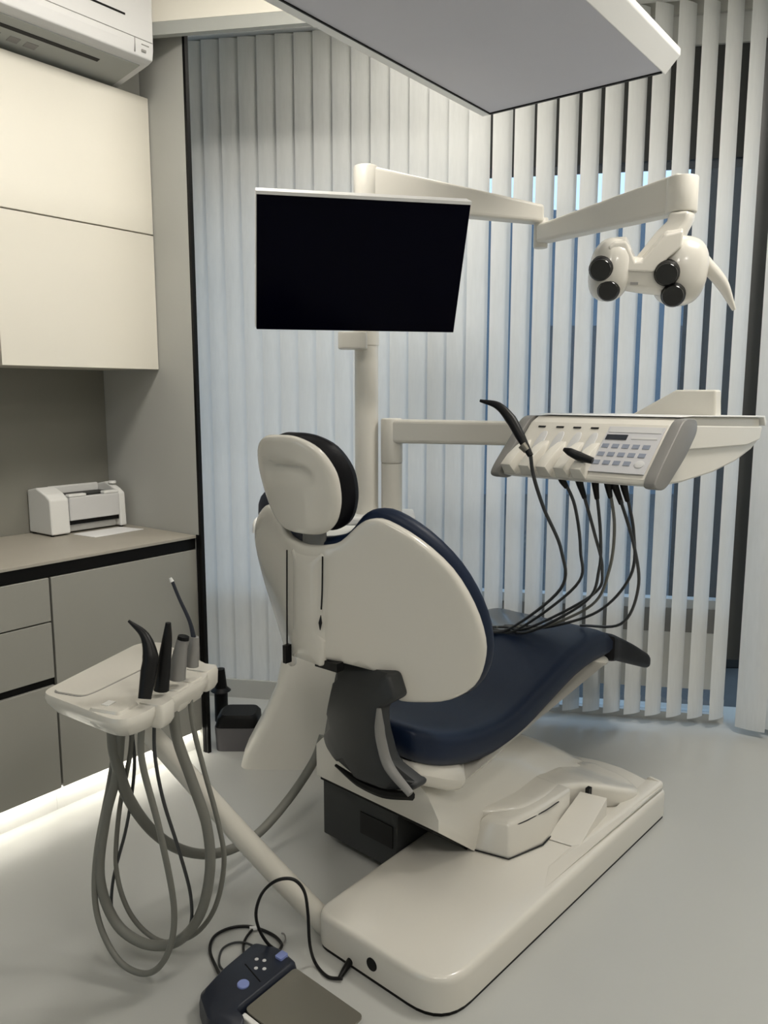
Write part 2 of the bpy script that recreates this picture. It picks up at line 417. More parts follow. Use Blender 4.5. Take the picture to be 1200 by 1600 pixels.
build('edge', box(KP, -2.9, -.0615, .847, .8888, -.5705, -.004), M['black'], t, False, label='black recessed band under the worktop')
o = build('end_panel', box(KP, -.0605, -.0445, 0, .902, .0, .015), M['black'], smooth=False)
o['label'] = 'thin black end panel at the right end of the base cabinets'; o['category'] = 'panel'
def upper(w0, w1, lab):
    t = thing(lab, 'cabinet', 'wall_cabinet', K((w0+w1)/2, -.38, 1.545))
    build('body', box(KP, w0, w1, 1.548, 2.55, -.5705, -.2105), M['cabu'], t, False)
    cab_front(t, 'door', w0+.001, w1-.001, 1.545, 2.053, M['cabu'], -.21, -.19); cab_front(t, 'door', w0+.001, w1-.001, 2.058, 2.552, M['cabu'], -.21, -.19)
upper(-.692, -.0605, 'cream wall cabinet with two flat lift doors above the printer')
upper(-1.5, -.697, 'cream wall cabinet cut off by the left edge of the picture')
struct(build('trim_5', box(KP, -2.9, -.0605, 2.556, CEIL-.001, -.579, -.24), M['wall'], smooth=False, label='grey bulkhead above the wall cabinets'))

# air conditioner on the bulkhead
t = thing('white wall air conditioner mounted above the cream cabinets', 'air conditioner', 'air_conditioner', K(-.6, -.12, 2.6))
prof = [(-.235, 2.562), (-.03, 2.598), (-.006, 2.606), (.0, 2.64), (.002, 2.86), (-.03, 2.90), (-.235, 2.90)]
def AP(n, z, w): return K(w, n, z)
def UP(w, n, c): return K(w, n, 2.562+(n+.235)*.1756+c)
build('case', prism(prof, AP, -1.08, -.172), M['acw'], t, False, bevel=.004)
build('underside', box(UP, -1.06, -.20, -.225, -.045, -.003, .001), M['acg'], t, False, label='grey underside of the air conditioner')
build('slot', box(KP, -1.0, -.285, 2.717, 2.723, .0005, .0032), M['black'], t, False)
build('slot', box(UP, -1.05, -.33, -.105, -.088, -.0045, -.0028), M['black'], t, False)
build('seam', box(KP, -1.075, -.176, 2.660, 2.662, .0003, .0018), M['mgray'], t, False)
build('seam', box(KP, -.250, -.248, 2.614, 2.659, -.004, .0014), M['mgray'], t, False)
build('mark', box(KP, -.222, -.192, 2.644, 2.647, .0, .0016), M['mgray'], t, False)
build('mark', box(KP, -.222, -.204, 2.622, 2.630, -.003, .0012), M['mgray'], t, False)
for w0, w1 in ((-.93, -.86), (-.84, -.80), (-.79, -.74), (-.70, -.65), (-.62, -.585), (-.565, -.525)): build('mark', box(UP, w0, w1, -.165, -.135, -.0042, -.0028), M['mgray'], t, False)

# printer and sheet of paper
t = thing('small white laser printer on the taupe worktop against the wall', 'printer', 'printer', K(-.27, -.47, .90))
def zs(z): return .9+(z-.9)*1.2
def AP2(n, z, w): return K(w, n, zs(z))
def KP2(w, z, n): return K(w, n, zs(z))
ppro = [(-.565, .905), (-.565, 1.045), (-.50, 1.055), (-.435, 1.035), (-.405, 1.02), (-.400, .905)]
build('body', join(prism(ppro, AP2, -.432, -.352), prism(ppro, AP2, -.125, -.095), box(KP2, -.352, -.125, .905, .93, -.565, -.43),
      box(KP2, -.352, -.125, 1.02, 1.05, -.565, -.548)), M['white'], t, False, bevel=.006)
build('tray_recess', box(KP2, -.3515, -.1255, .93, 1.024, -.547, -.43), M['black'], t, False, label='black paper outlet on top')
build('front_panel', box(KP2, -.3505, -.1265, .945, 1.022, -.4298, -.400), M['acw'], t, False, bevel=.004)
for wa, wb_ in ((-.3505, -.275), (-.195, -.1265)): build('front_lip', box(KP2, wa, wb_, 1.0225, 1.032, -.43, -.402), M['white'], t, False, bevel=.003)
build('front_slot', box(KP2, -.35, -.127, .931, .9445, -.429, -.408), M['black'], t, False)
build('button', disc(K(-.11, -.47, 1.079), (0, 0, 1), .016, .01), M['white'], t)
for w in (-.42, -.11):
    for n in (-.55, -.42): build('foot', disc(K(w, n, .90), (0, 0, 1), .008, .006, 10), M['black'], t)
sheet = [(-.345, -.398), (-.13, -.398), (-.105, -.275), (-.335, -.262)]
o = build('paper_sheet', prism(sheet, K, .9005, .9025), M['paper'], smooth=False); o['label'] = 'white sheet of paper lying in front of the printer'; o['category'] = 'paper'

# things in the corner by the blinds
t = thing('dark grey rounded bin on the floor behind the end of the cabinets', 'bin', 'waste_bin', (-.605, 3.17, 0))
def rr(cx, cy, hx, hy, r, z, n=5): return [Vector((x, y, z)) for x, y in round_poly([(cx-hx, cy-hy), (cx+hx, cy-hy), (cx+hx, cy+hy), (cx-hx, cy+hy)], r, n)]
build('body', loft([rr(-.605, 3.17, .085, .07, .03, 0), rr(-.605, 3.17, .09, .075, .03, .10)]), M['bin'], t)
build('rim', loft([rr(-.605, 3.17, .088, .073, .03, .1005), rr(-.602, 3.17, .084, .07, .035, .135), rr(-.60, 3.17, .07, .06, .03, .15)]), M['black'], t)
t = thing('small black cone shaped stand by the blinds behind the end panel', 'stand', 'black_stand', (-.66, 3.44, 0))
c0 = at(345, 1075, 3.42)
build('base', loft([[Vector((c0.x+r*math.cos(a), c0.y+r*math.sin(a), z)) for a in [2*math.pi*j/16 for j in range(16)]] for r, z in ((.03, 0), (.03, .13), (.045, .14), (.028, .155), (.02, .24), (.0, .242))], caps=False), M['black'], t)

# ------------------------------------------------------------------ dental chair
TH = math.radians(47); CD = Vector((math.cos(TH), math.sin(TH))); CR = Vector((math.sin(TH), -math.cos(TH))); CC = Vector((-.2, 2.05))
def F(x, y, z): p = CC+CR*x+CD*y; return Vector((p.x, p.y, z))
def FXZ(x, z, y): return F(x, y, z)
RZ = TH-math.pi/2
ch = thing('white dental chair with navy upholstery standing in the middle of the room', 'dental chair', 'dental_chair', F(.2, .5, 0), RZ)
bp = [(.085, -.07), (.522, -.065), (.490, 1.20), (.27, 1.265), (-.04, 1.17), (.03, .75)]
def inset(poly, d_):
    P = [Vector(q) for q in poly]; N = len(P); out = []
    for i in range(N):
        a = (P[i]-P[i-1]); b = (P[(i+1) % N]-P[i])
        if a.length < 1e-6: a = b
        if b.length < 1e-6: b = a
        t = (a.normalized()+b.normalized()).normalized(); k = max(.5, a.normalized().dot(t))
        out.append(tuple(P[i]+Vector((-t.y, t.x))*d_/k))
    return out
bo = round_poly(bp, [.05, .11, .022, .1, .05, .2], 8)
def ringF(poly, z): return [F(x, y, z) for x, y in poly]
build('base_seal', loft([ringF(inset(bo, .003), 0), ringF(inset(bo, .003), .011)]), M['black'], ch, False, label='black seal strip around the foot of the base')
build('base_plate', loft([ringF(bo, .0112), ringF(bo, .080), ringF(inset(bo, .001), .088), ringF(inset(bo, .004), .0955), ringF(inset(bo, .009), .1000), ringF(inset(bo, .016), .1015)]), M['cream'], ch)
p0 = atz(588, 1516, .05); fr = F(0, -1, 0)-F(0, 0, 0)
build('socket', disc(F(.295, -.0645, .050), fr, .017, .006, 20), M['black'], ch, label='round black socket')
# lift cover
secs = []
for y, xl, xr, zb, zt, foot in ((.265, -.27, .235, .235, .37, 0), (.44, -.26, .235, .10, .375, .0), (.52, -.25, .24, .098, .368, .3), (.64, -.24, .25, .098, .355, .9), (.85, -.20, .24, .098, .30, 1), (1.05, -.14, .22, .098, .20, 1), (1.17, -.06, .20, .098, .118, 1)):
    h = zt-zb
    secs.append([F(xl, y, zb), F(xl, y, zt-.03), F(xl+.03, y, zt), F(.10, y, zt), F(.15, y, zt-h*.08), F(.19, y, zt-h*.26), F(xr-.02, y, zt-h*.52), F(xr+.012*foot, y, zb+h*.26), F(xr+.03*foot, y, zb+h*.10), F(xr+.07*foot, y, zb)])
build('lift_cover', loft(secs), M['cream'], ch)
build('lift_underside_shade', prism([(.268, .229), (.438, .0975), (.438, .105), (.268, .237)], lambda y, z, x: F(x, y, z-.004), -.255, .212), M['black'], ch, False)  # black plate puts the shade of the recess under the cover into colour
build('lift_housing', box(F, -.262, .06, .285, .62, .03, .234), M['gray'], ch, False, bevel=.004, label='dark grey box under the lift cover')
build('housing_plate', box(F, -.09, .045, .281, .284, .10, .17), M['dgray'], ch, False)
# pedestal block, ramp and seam lines
def blk(k, z): return [F(x, y, z) for x, y in [(.215+.02*k, .435+.03*k), (.335-.015*k, .47+.02*k), (.365-.02*k, .60), (.345, .80), (.20, .80)]]
build('release_block', loft([blk(0, .10), blk(0, .115), blk(1, .195), blk(1.6, .205)]), M['cream'], ch, bevel=.008)
build('seam', tube([F(.213, .432, .106), F(.335, .467, .106), F(.368, .60, .106), F(.352, .76, .112)], .0022, 6, smooth=False), M['dgray'], ch)
build('seam', tube([F(.236, .47, .186), F(.318, .505, .188), F(.346, .62, .192), F(.348, .72, .19)], .0018, 6), M['dgray'], ch)
build('ramp', loft([[F(.355, .64, .103), F(.455, .66, .103), F(.455, .66, .106), F(.355, .64, .106)], [F(.345, .86, .103), F(.43, .88, .103), F(.43, .88, .17), F(.345, .86, .17)]]), M['cream'], ch, False, bevel=.003)
build('ramp_catch', box(F, .36, .373, .865, .885, .15, .185), M['dgray'], ch, False)
rimo = round_poly([(.437, .52), (.484, .42), (.4855, 1.192), (.425, 1.20)], [.0, .0, .02, .02], 5)
build('side_rim', pillow(rimo, lambda x, y: .1008, lambda x, y: .1022+.030*max(0, min(1, (y-.5)/.6)), .012, F, .03), M['cream'], ch)
hump = sm_outline([(.17, .50), (.285, .545), (.318, .66), (.322, .80), (.352, .89), (.42, .96), (.452, 1.04), (.42, 1.11), (.30, 1.16), (.17, 1.10)], 5)
build('recess_hood', pillow(hump, lambda x, y: .0985, lambda x, y: lerp_tab([(.5, .215), (.8, .205), (.95, .175), (1.1, .125)], y), .018, F, .03), M['cream'], ch)
BOT = smooth_tab([(.0, .57), (.1, .52), (.2, .455), (.34, .405), (.48, .383), (.62, .388), (.78, .436), (.98, .495), (1.12, .512), (1.24, .508)])
bot = lambda x, y: lerp_tab(BOT, y)
def seat_hi(x, y): return bot(x, y)+.105-.012*math.exp(-((y-.5)/.3)**2)*(1-(x/.26)**2)
so = sm_outline([(-.09, .30), (.0, .20), (.05, .165), (.19, .165), (.235, .20), (.255, .32), (.257, .6), (.255, .9), (.25, 1.18), (.24, 1.215), (0, 1.225), (-.24, 1.215), (-.25, 1.18), (-.255, .9), (-.257, .66), (-.22, .47)], 4)
build('seat_cushion', pillow(so, bot, seat_hi, .038, F, .035), M['navy'], ch)
uo = round_poly([(.02, .20), (.22, .18), (.262, .32), (.26, 1.20), (.22, 1.235), (-.20, 1.235), (-.243, 1.20), (-.243, .62)], .03)
build('seat_frame', pillow(uo, lambda x, y: bot(x, y)-lerp_tab([(.1, .055), (.3, .075), (.55, .075), (.9, .05), (1.24, .02)], y), lambda x, y: bot(x, y)+.012, .045, F, .04), M['cream'], ch)
TB = smooth_tab([(1.19, .505), (1.3, .482), (1.45, .432), (1.6, .375), (1.75, .322)])
to = sm_outline([(-.235, 1.229), (0, 1.236), (.235, 1.229), (.232, 1.35), (.215, 1.58), (.17, 1.715), (.0, 1.74), (-.17, 1.715), (-.215, 1.58), (-.232, 1.35)], 4)
build('toe_pad', pillow(to, lambda x, y: lerp_tab(TB, y)-.01, lambda x, y: lerp_tab(TB, y)+lerp_tab([(1.2, .10), (1.7, .05)], y), .022, F, .035), M['pad'], ch, label='black pad at the foot end')
fo = round_poly([(-.235, .98), (-.10, .95), (.05, 1.04), (.08, 1.16), (-.22, 1.19)], .06)
build('plastic_cover', pillow(fo, lambda x, y: seat_hi(x, y)+.0005, lambda x, y: seat_hi(x, y)+.0022, .001, F, .035), M['film'], ch, label='clear plastic cover on the leg rest')

# backrest
TB2 = math.radians(50); BD = Vector((math.cos(TB2), math.sin(TB2))); BR = Vector((math.sin(TB2), -math.cos(TB2))); BC = Vector((-.202, 2.05))
def FB(x, y, z): p = BC+BR*x+BD*y; return Vector((p.x, p.y, z))
def BXZ(x, z, y): return FB(x, y, z)
def g(x, z):
    a = abs(x)-.05; a = .5*(a+math.sqrt(a*a+.0006))
    return (.3+(1.15-z))*a-.004
half = [(.0, 1.060), (.06, 1.066), (.10, 1.080), (.145, 1.122), (.178, 1.141), (.221, 1.139), (.295, 1.095), (.359, 1.024), (.394, .931), (.404, .834), (.391, .759), (.361, .691), (.310, .651), (.257, .643), (.212, .646), (.203, .66), (.196, .712), (.186, .722), (.077, .754), (.0, .757)]
full = half+[(-x, z) for x, z in half[-2:0:-1]]
def gap_y(x, z): return g(x, z)
build('backrest_shell', pillow(sm_outline(full, 3), lambda x, z: g(x, z), lambda x, z: g(x, z)+.035, .014, BXZ, .022), M['cream'], ch)
# centre spine with its grooves
sp = round_poly([(-.062, 1.045), (.062, 1.045), (.058, .80), (.055, .742), (-.075, .742), (-.072, .80)], .012)
build('spine_cover', pillow(sp, lambda x, z: -.014+.02*(x/.07)**2, lambda x, z: .02, .008, BXZ, .02), M['cream'], ch, label='raised cover down the middle of the back')
build('groove', tube([FB(.066, -.008, 1.04), FB(.064, -.009, .95), FB(.06, -.009, .90)], .0022, 6), M['dgray'], ch)
build('groove', tube([FB(-.066, -.008, 1.04), FB(-.070, -.008, .88), FB(-.077, -.004, .74)], .0022, 6), M['dgray'], ch)
build('spine_slot', tube([FB(.060, -.011, .885), FB(.0595, -.0125, .865), FB(.058, -.012, .845)], [.001, .005, .001], 8), M['dgray'], ch)
build('spine_slot', box(FB, -.086, -.074, -.012, .01, .725, .775), M['dgray'], ch, False)
build('back_bracket', box(FB, .02, .10, .005, .03, .735, .758), M['dgray'], ch, False, label='dark joint plate under the backrest')
cush = []
cx = [(.0, 1.078), (.07, 1.088), (.105, 1.104), (.14, 1.145), (.175, 1.164), (.225, 1.160), (.300, 1.112), (.362, 1.034), (.397, .935), (.404, .834), (.388, .748), (.352, .68), (.30, .648), (.24, .70), (.14, .76), (.0, .78)]
cush = cx+[(-x*(1.05 if z > 1.09 else 1), z+(.026 if z > 1.09 else 0)) for x, z in cx[-2:0:-1]]
build('backrest_cushion', pillow(sm_outline(cush, 3), lambda x, z: g(x, z)+.022, lambda x, z: g(x, z)+.082, .028, BXZ, .03), M['navy'], ch)
# hinge cover
HPX = [(.018, .74), (.215, .738), (.243, .681), (.19, .644), (.194, .589), (.221, .51), (.305, .467), (.296, .449), (.208, .428), (.114, .427), (.014, .446), (-.03, .466), (-.046, .489), (-.023, .581), (-.001, .651)]
HTRIM = [(.186, .648), (.188, .60), (.195, .56), (.222, .50), (.296, .452)]
HGAP = [(.02, .432), (.11, .414), (.205, .416), (.30, .442)]
def hinge_y(x, z): return .058+.9*(x-.13)**2+.12*max(0, z-.62)
build('hinge_cover', pillow(round_poly(HPX, .012, 3), hinge_y, lambda x, z: hinge_y(x, z)+.055, .012, FXZ, .03), M['gray'], ch, label='charcoal hinge cover between seat and backrest')
build('hinge_trim', tube([F(q[0]+.008, .066, q[1]) for q in HTRIM], [.006, .013, .014, .014, .010], 10, flat=.7), M['mgray'], ch, label='lighter grey edge strip of the hinge cover')
build('hinge_gap', tube([F(q[0], .075, q[1]) for q in HGAP], [.004, .012, .014, .012], 8), M['black'], ch)

# headrest
HM = Vector((0, 0, 0)); TILT = .10/.26
def hy(z): return -.095+(1.335-z)*.28
hh = [(0, 1.350), (.055, 1.346), (.105, 1.320), (.133, 1.27), (.137, 1.22), (.128, 1.17), (.105, 1.125), (.065, 1.098), (0, 1.092)]
ho = hh+[(-x, z) for x, z in hh[-2:0:-1]]
def hd(x, z): return .10*x*x/.15*4*.6       # wraps forward to the sides
def hback(x, z):
    # hand recess high on the shell
    q = ((x+.005)/.085)**2; zc = 1.275-.012*q; t = (z-zc)/(.008 if z > zc else .030)
    return hy(z)+hd(x, z)+(.020*math.exp(-t*t)*max(0, 1-q)**.5 if q < 1 else 0)
build('headrest_shell', pillow(sm_outline(ho, 4), hback, lambda x, z: hy(z)+hd(x, z)+.03, .016, BXZ, .011), M['cream'], ch)
hp = [(x*1.0, z+.004) for x, z in ho]
build('headrest_pad', pillow(sm_outline(hp, 4), lambda x, z: hy(z)+hd(x, z)+.022, lambda x, z: hy(z)+hd(x, z)+.022+.098, .055, BXZ, .02), M['pad'], ch, label='black pad on the front of the headrest')
build('headrest_stem', loft([[FB(  .042*c, .030+.016*s, z) for c, s in [(math.cos(a), math.sin(a)) for a in [2*math.pi*j/16 for j in range(16)]]] for z in (1.03, 1.06, 1.105, 1.13)]), M['mgray'], ch)

# ------------------------------------------------------------------ spittoon unit with its posts
un = thing('cream floor unit behind the chair carrying the tall monitor post', 'dental unit', 'dental_unit', (-.25, 2.95, 0))
def ring(cx, cy, hx, hy_, z, r=.05): return [Vector((cx+(x), cy+(y), z)) for x, y in round_poly([(-hx, -hy_), (hx, -hy_+0), (hx, hy_), (-hx, hy_)], r, 4)]
build('body', loft([ring(-.25, 3.05, .315, .11, .0), ring(-.245, 3.05, .305, .11, .06), ring(-.21, 3.04, .265, .11, .2), ring(-.185, 3.03, .232, .11, .33), ring(-.18, 3.03, .215, .11, .44), ring(-.17, 3.03, .205, .10, .455)]), M['cream2'], un)
build('neck', loft([ring(-.12, 3.0, .11, .09, .42), ring(-.12, 3.0, .10, .085, .8), ring(-.12, 3.0, .12, .10, .88)]), M['cream2'], un)
build('bowl_table', loft([ring(-.22, 2.97, .20, .11, .88), ring(-.22, 2.97, .23, .13, .93), ring(-.22, 2.97, .23, .13, .945)]), M['cream2'], un, label='top shelf of the unit, peeking out beside the backrest')
build('cup_filler', tube([Vector((-.43, 2.93, .95)), Vector((-.452, 2.92, .99)), Vector((-.47, 2.9, .985)), Vector((-.472, 2.9, .945))], [.012, .010, .010, .012], 10), M['white'], un)
def cyl(x, y, r, z0, z1): return loft([[Vector((x+r*math.cos(a), y+r*math.sin(a), z)) for a in [2*math.pi*j/24 for j in range(24)]] for z in (z0, z1)])
PX, PY = -.061, 2.82
build('post', cyl(PX, PY, .041, .42, 2.08), M['cream2'], un)
build('post_base', box(I, -.14, .11, 2.72, 2.93, 1.0, 1.03), M['white'], un, False, bevel=.008)
build('post', cyl(.027, 2.80, .037, .42, 1.21), M['cream2'], un, label='short post that carries the instrument tray arm')
# tray arm with elbow
ae = F(.42, .80, 1.315)
am = thing('cream horizontal arm from the short post to the instrument tray', 'arm', 'tray_arm', (.027, 2.80, 1.2105))
def bar(p, q, w, h0, h1):
    """flat bar from p to q (centres), width w, heights h0,h1"""
    p, q = Vector(p), Vector(q); t = (q-p); t.z = 0; t.normalize(); s = Vector((-t.y, t.x, 0))*w/2
    rings = []
    for c, h in ((p, h0), (q, h1)):
        rings.append([c-s+Vector((0, 0, -h/2)), c+s+Vector((0, 0, -h/2)), c+s+Vector((0, 0, h/2)), c-s+Vector((0, 0, h/2))])
    return loft(rings)
build('elbow', cyl(.027, 2.80, .038, 1.2105, 1.366), M['cream2'], am, bevel=.006, ang=60)
build('bar', bar((.03, 2.80, 1.322), (ae.x, ae.y+.2, 1.322), .07, .082, .076), M['cream2'], am, False, bevel=.012, seg=3)

# ------------------------------------------------------------------ monitor
mo = thing('black flat monitor with white top edge on the tall post', 'monitor', 'monitor', (PX, PY-.1, 1.75))
yaw, tilt, MW = .2113, .4201, .6309; MH = MW/1.6
mc = Vector((-.0662, 2.5, 1.8253)); mx = Vector((math.cos(yaw), math.sin(yaw), 0))
mn = Vector((math.sin(yaw)*math.cos(tilt), -math.cos(yaw)*math.cos(tilt), -math.sin(tilt))); mz = mx.cross(mn)*-1
mz = Vector((math.sin(tilt)*math.sin(yaw), -math.sin(tilt)*math.cos(yaw), math.cos(tilt)))
def MP(a, b, c): return mc+mx*a+mz*b+mn*c
build('case', box(MP, -MW/2-.003, MW/2+.001, -MH/2-.002, MH/2+.010, -.045, -.0205), M['white'], mo, False, bevel=.004)
build('bezel', box(MP, -MW/2, MW/2, -MH/2, MH/2, -.02, -.002), M['screen'], mo, False, bevel=.002)
build('screen', box(MP, -MW/2+.018, MW/2-.018, -MH/2+.022, MH/2-.018, -.0019, -.0002), M['screen'], mo, False)
build('top_edge', box(MP, -MW/2-.003, MW/2+.001, MH/2+.0005, MH/2+.010, -.0203, 0), M['white'], mo, False)
build('bracket', tube([MP(0, -.02, -.045), MP(0, -.03, -.12), Vector((PX, PY, 1.68))], [.03, .03, .03], 12), M['cream2'], mo)
build('collar', cyl(PX, PY, .0435, 1.615, 1.75), M['cream2'], mo, label='collar of the monitor bracket on the post')
kq = at(550, 532, 2.72)
build('handle', loft([[kq+Vector((x, y, z)) for x, y in round_poly([(-.046, -.03), (.05, -.03), (.05, .06), (-.046, .06)], .02)] for z in (-.028, -.02, .02, .028)]), M['cream2'], mo, bevel=.004, ang=50)

# ------------------------------------------------------------------ operating lamp
la = thing('cream jointed lamp arm with a four lens operating light at its end', 'lamp', 'operating_lamp', (PX, PY, 2.081))
J = at(842, 350, 3.02)
build('post_cap', cyl(PX, PY, .0415, 2.081, 2.205), M['cream2'], la, bevel=.008, ang=60)
s0 = at(580, 292, 2.80); s1 = at(838, 336, 3.0)
build('arm', bar(Vector((PX, PY-.002, 2.135)), at(845, 336, 3.02), .065, .135, .062), M['cream2'], la, False, bevel=.012, seg=3)
build('joint', cyl(J.x+.008, J.y, .026, J.z-.085, J.z+.02), M['cream2'], la, bevel=.005, ang=60)
E2 = at(1062, 303, 2.40)
build('arm', bar(at(848, 366, 3.0), at(1070, 302, 2.42), .062, .062, .110), M['cream2'], la, False, bevel=.010, seg=3)
E2 = at(1066, 303, 2.42)
build('arm_end', cyl(E2.x, E2.y, .044, E2.z-.054, E2.z+.046), M['cream2'], la, bevel=.005, ang=60)
LY = 2.38
build('neck', loft([[at(u, v, LY+dy) for u, v, dy in ((1040+k[0], k[1], .02), (1075+k[2], k[1]-2, -.02), (1088+k[3], k[1], .02), (1060+k[3], k[1], .06))] for k in ((4, 331, 0, 0), (0, 345, 0, -1), (-18, 362, -14, -10), (-36, 385, -20, -20), (-58, 412, -34, -38))]), M['cream'], la, bevel=.01, seg=3)
def blob(cu, cv, Y, rx, ry, rz, tilt=0, n=20, power=2.5):
    c = at(cu, cv, Y); rings = []
    for i in range(1, n):
        ph = math.pi*i/n; cs = math.cos(ph); sn = math.sin(ph)
        rings.append([(sn, cs, a) for a in [2*math.pi*j/24 for j in range(24)]])
    R = Matrix.Rotation(tilt, 3, 'Y')
    out = []
    for r in rings:
        o_ = []
        for sn, cs, a in r:
            f = lambda q: math.copysign(abs(q)**(2/power), q)
            o_.append(c+R @ Vector((rx*f(sn*math.cos(a)), ry*f(sn*math.sin(a)), rz*f(cs))))
        out.append(o_)
    return loft(out)
hn = (at(937, 422, 2.3)-at(960, 410, 2.42)).normalized()
fd = Vector((-.33, -.85, -.28)).normalized()
build('pod', blob(953, 422, LY+.01, .056, .075, .088, .12), M['cream'], la, label='left lens pod')
build('pod', blob(1062, 424, LY+.02, .073, .08, .098, .12), M['cream'], la, label='right lens pod')
build('bridge', loft([[at(u, v, LY+y) for v, y in ((400+k, -.03), (412+k, -.050), (446+k, -.045), (457+k, .0), (455+k, .03), (402+k, .03))] for u, k in ((950, -6), (1000, 2), (1052, 8))]), M['cream'], la, bevel=.006)
yk = [(950, 378), (960, 370), (979, 369), (993, 401), (1003, 400), (1040, 358), (1068, 352), (1066, 378), (1044, 396), (1022, 418), (964, 416)]
build('yoke', prism(yk, lambda u, v, c: at(u, v+(8 if c < LY else 0), c), LY-.055, LY+.03), M['cream'], la, False, bevel=.006, seg=3, label='gull wing shaped bracket over the lenses')
for u, v, r, dy in ((937, 423, .031, -.075), (949, 456, .029, -.062), (1041, 430, .032, -.083), (1051, 464, .031, -.070)):
    c = at(u, v, LY+dy)
    o = build('lens', disc(c-fd*.032, fd, r, .02, 24), M['lens'], la)
    build('lens_ring', disc(c-fd*.06, fd, r*1.1, .044, 24), M['black'], o)
build('mark', box(lambda a, b, c: at(a, b, LY-.0505+c), 985, 997, 441, 445, 0, .004), M['mgray'], la, False)
build('handle', tube([at(1092, 405, LY+.0), at(1104, 415, LY), at(1128, 443, LY), at(1147, 484, LY+.01)], [.026, .021, .018, .006], 14), M['cream'], la, label='tapered white grip')

# ------------------------------------------------------------------ instrument tray (delivery unit)
tr = thing('cream instrument tray with key panel and grey ends held over the chair', 'instrument tray', 'instrument_tray', F(.44, .9, 1.21))
def TP(y, z, x): return F(x, y, z)
side = [(.55, 1.222), (.60, 1.212), (.78, 1.210), (1.0, 1.222), (1.18, 1.245), (1.31, 1.275), (1.365, 1.30), (1.375, 1.345), (1.365, 1.374), (.80, 1.388), (.73, 1.386), (.69, 1.368), (.555, 1.235)]
build('body', prism(side, TP, .228, .658), M['cream2'], tr, False, bevel=.006)
build('top_rim', prism([(.72, 1.3890), (.80, 1.392), (1.375, 1.380), (1.392, 1.364), (1.384, 1.347), (1.366, 1.3745), (.80, 1.3885)], TP, .222, .672), M['white'], tr, False, bevel=.003)
build('side_panel', prism([(.78, 1.300), (1.24, 1.292), (1.355, 1.305), (1.37, 1.345), (.82, 1.364), (.78, 1.35)], TP, .6585, .667), M['cream2'], tr, False, bevel=.003)
cap = round_poly([(.535, 1.215), (.60, 1.205), (.72, 1.285), (.79, 1.35), (.78, 1.385), (.70, 1.386), (.64, 1.33), (.545, 1.24)], .03)
build('end_cap', prism(cap, TP, .659, .690), M['mgray'], tr, True, bevel=.010, seg=3, label='grey bumper at the right end')
build('end_cap', prism(cap, TP, .192, .224), M['mgray'], tr, True, bevel=.010, seg=3, label='grey bumper at the left end')
# sloping front plane: from (.553,1.237) to (.69,1.37)
e_s = Vector((.69-.553, 1.368-1.237)); L_s = e_s.length; e_s.normalize(); n_s = Vector((-e_s.y, e_s.x))
def FP(x, s, c):
    q = Vector((.553, 1.237))+e_s*s+n_s*c; return F(x, q.x, q.y)
build('key_panel', box(FP, .490, .650, .012, .178, .0005, .003), M['label'], tr, False, bevel=.001, label='white membrane key panel')
build('display', box(FP, .496, .557, .128, .146, .0032, .005), M['lcd'], tr, False)
build('display', box(FP, .57, .642, .132, .140, .0032, .0042), M['acw'], tr, False)
build('panel_header', box(FP, .496, .645, .155, .174, .0032, .0042), M['acw'], tr, False)
for j in range(3):
    for i in range(5):
        if j == 2 and i == 4: continue
        x = .497+i*.029+j*-.001; s = .098-j*.030
        build('key', box(FP, x, x+.019, s, s+.014, .0032, .0046), M['key'], tr, False)
build('key', disc(FP(.626, .045, .003), FP(0, 0, 1)-FP(0, 0, 0), .013, .002, 16), M['acw'], tr)
# holders along the front
for i, x in enumerate((.255, .315, .37, .425, .475)):
    rgs = []
    for s, c, w in ((-.012, .004, .020), (-.012, .034, .019), (.03, .030, .019), (.075, .018, .017), (.115, .002, .012)):
        rgs.append((s, c, w))
    v = loft([[FP(x-w, s, -.004), FP(x+w, s, -.004), FP(x+w*.8, s, c), FP(x-w*.8, s, c)] for s, c, w in rgs])
    build('holder', v, M['cream2'], tr, True, bevel=.004)
    if i: 
        build('holder_pad', pillow(sm_outline([(x-.032, .10), (x-.026, .145), (x-.010, .15), (x-.004, .12), (x-.012, .08), (x-.026, .075)], 4), lambda a, b: .0005, lambda a, b: .004, .002, FP, .01), M['acw'], tr)
    if i < 4:
        build('mark', box(FP, x+.01, x+.034, .168, .173, .0006, .0022), M['dgray'], tr, False)
build('back_panel', prism([(.36, 1.374), (.52, 1.462), (.64, 1.462), (.645, 1.374)], lambda x, z, y: F(x, y, z), 1.03, 1.075), M['cream2'], tr, False, bevel=.006, label='raised wedge shaped panel behind the tray')
# hoses of the tray: hang from the front edge, sag and lie on the leg rest
def leg_pt(x, y, dz=.012): return F(x, y, seat_hi(max(-.2, min(.2, x)), y)+dz)
hdefs = [
    [(878, 745, 2.22), (898, 790, 2.26), (907, 860, 2.38), (900, 915, 2.52)],
    [(905, 748, 2.22), (928, 830, 2.30), (941, 890, 2.42), (925, 930, 2.55)],
    [(930, 750, 2.22), (938, 830, 2.30), (936, 890, 2.42), (915, 940, 2.55)],
    [(950, 752, 2.20), (960, 820, 2.28), (952, 890, 2.42), (925, 945, 2.58)],
    [(975, 755, 2.20), (990, 830, 2.28), (985, 900, 2.40), (935, 955, 2.60)],
    [(960, 752, 2.20), (990, 850, 2.24), (997, 920, 2.36), (970, 975, 2.50)]]
ends = [(-.03, .99), (.0, 1.02), (.02, 1.0), (.04, 1.04), (.06, 1.06), (.14, 1.14)]
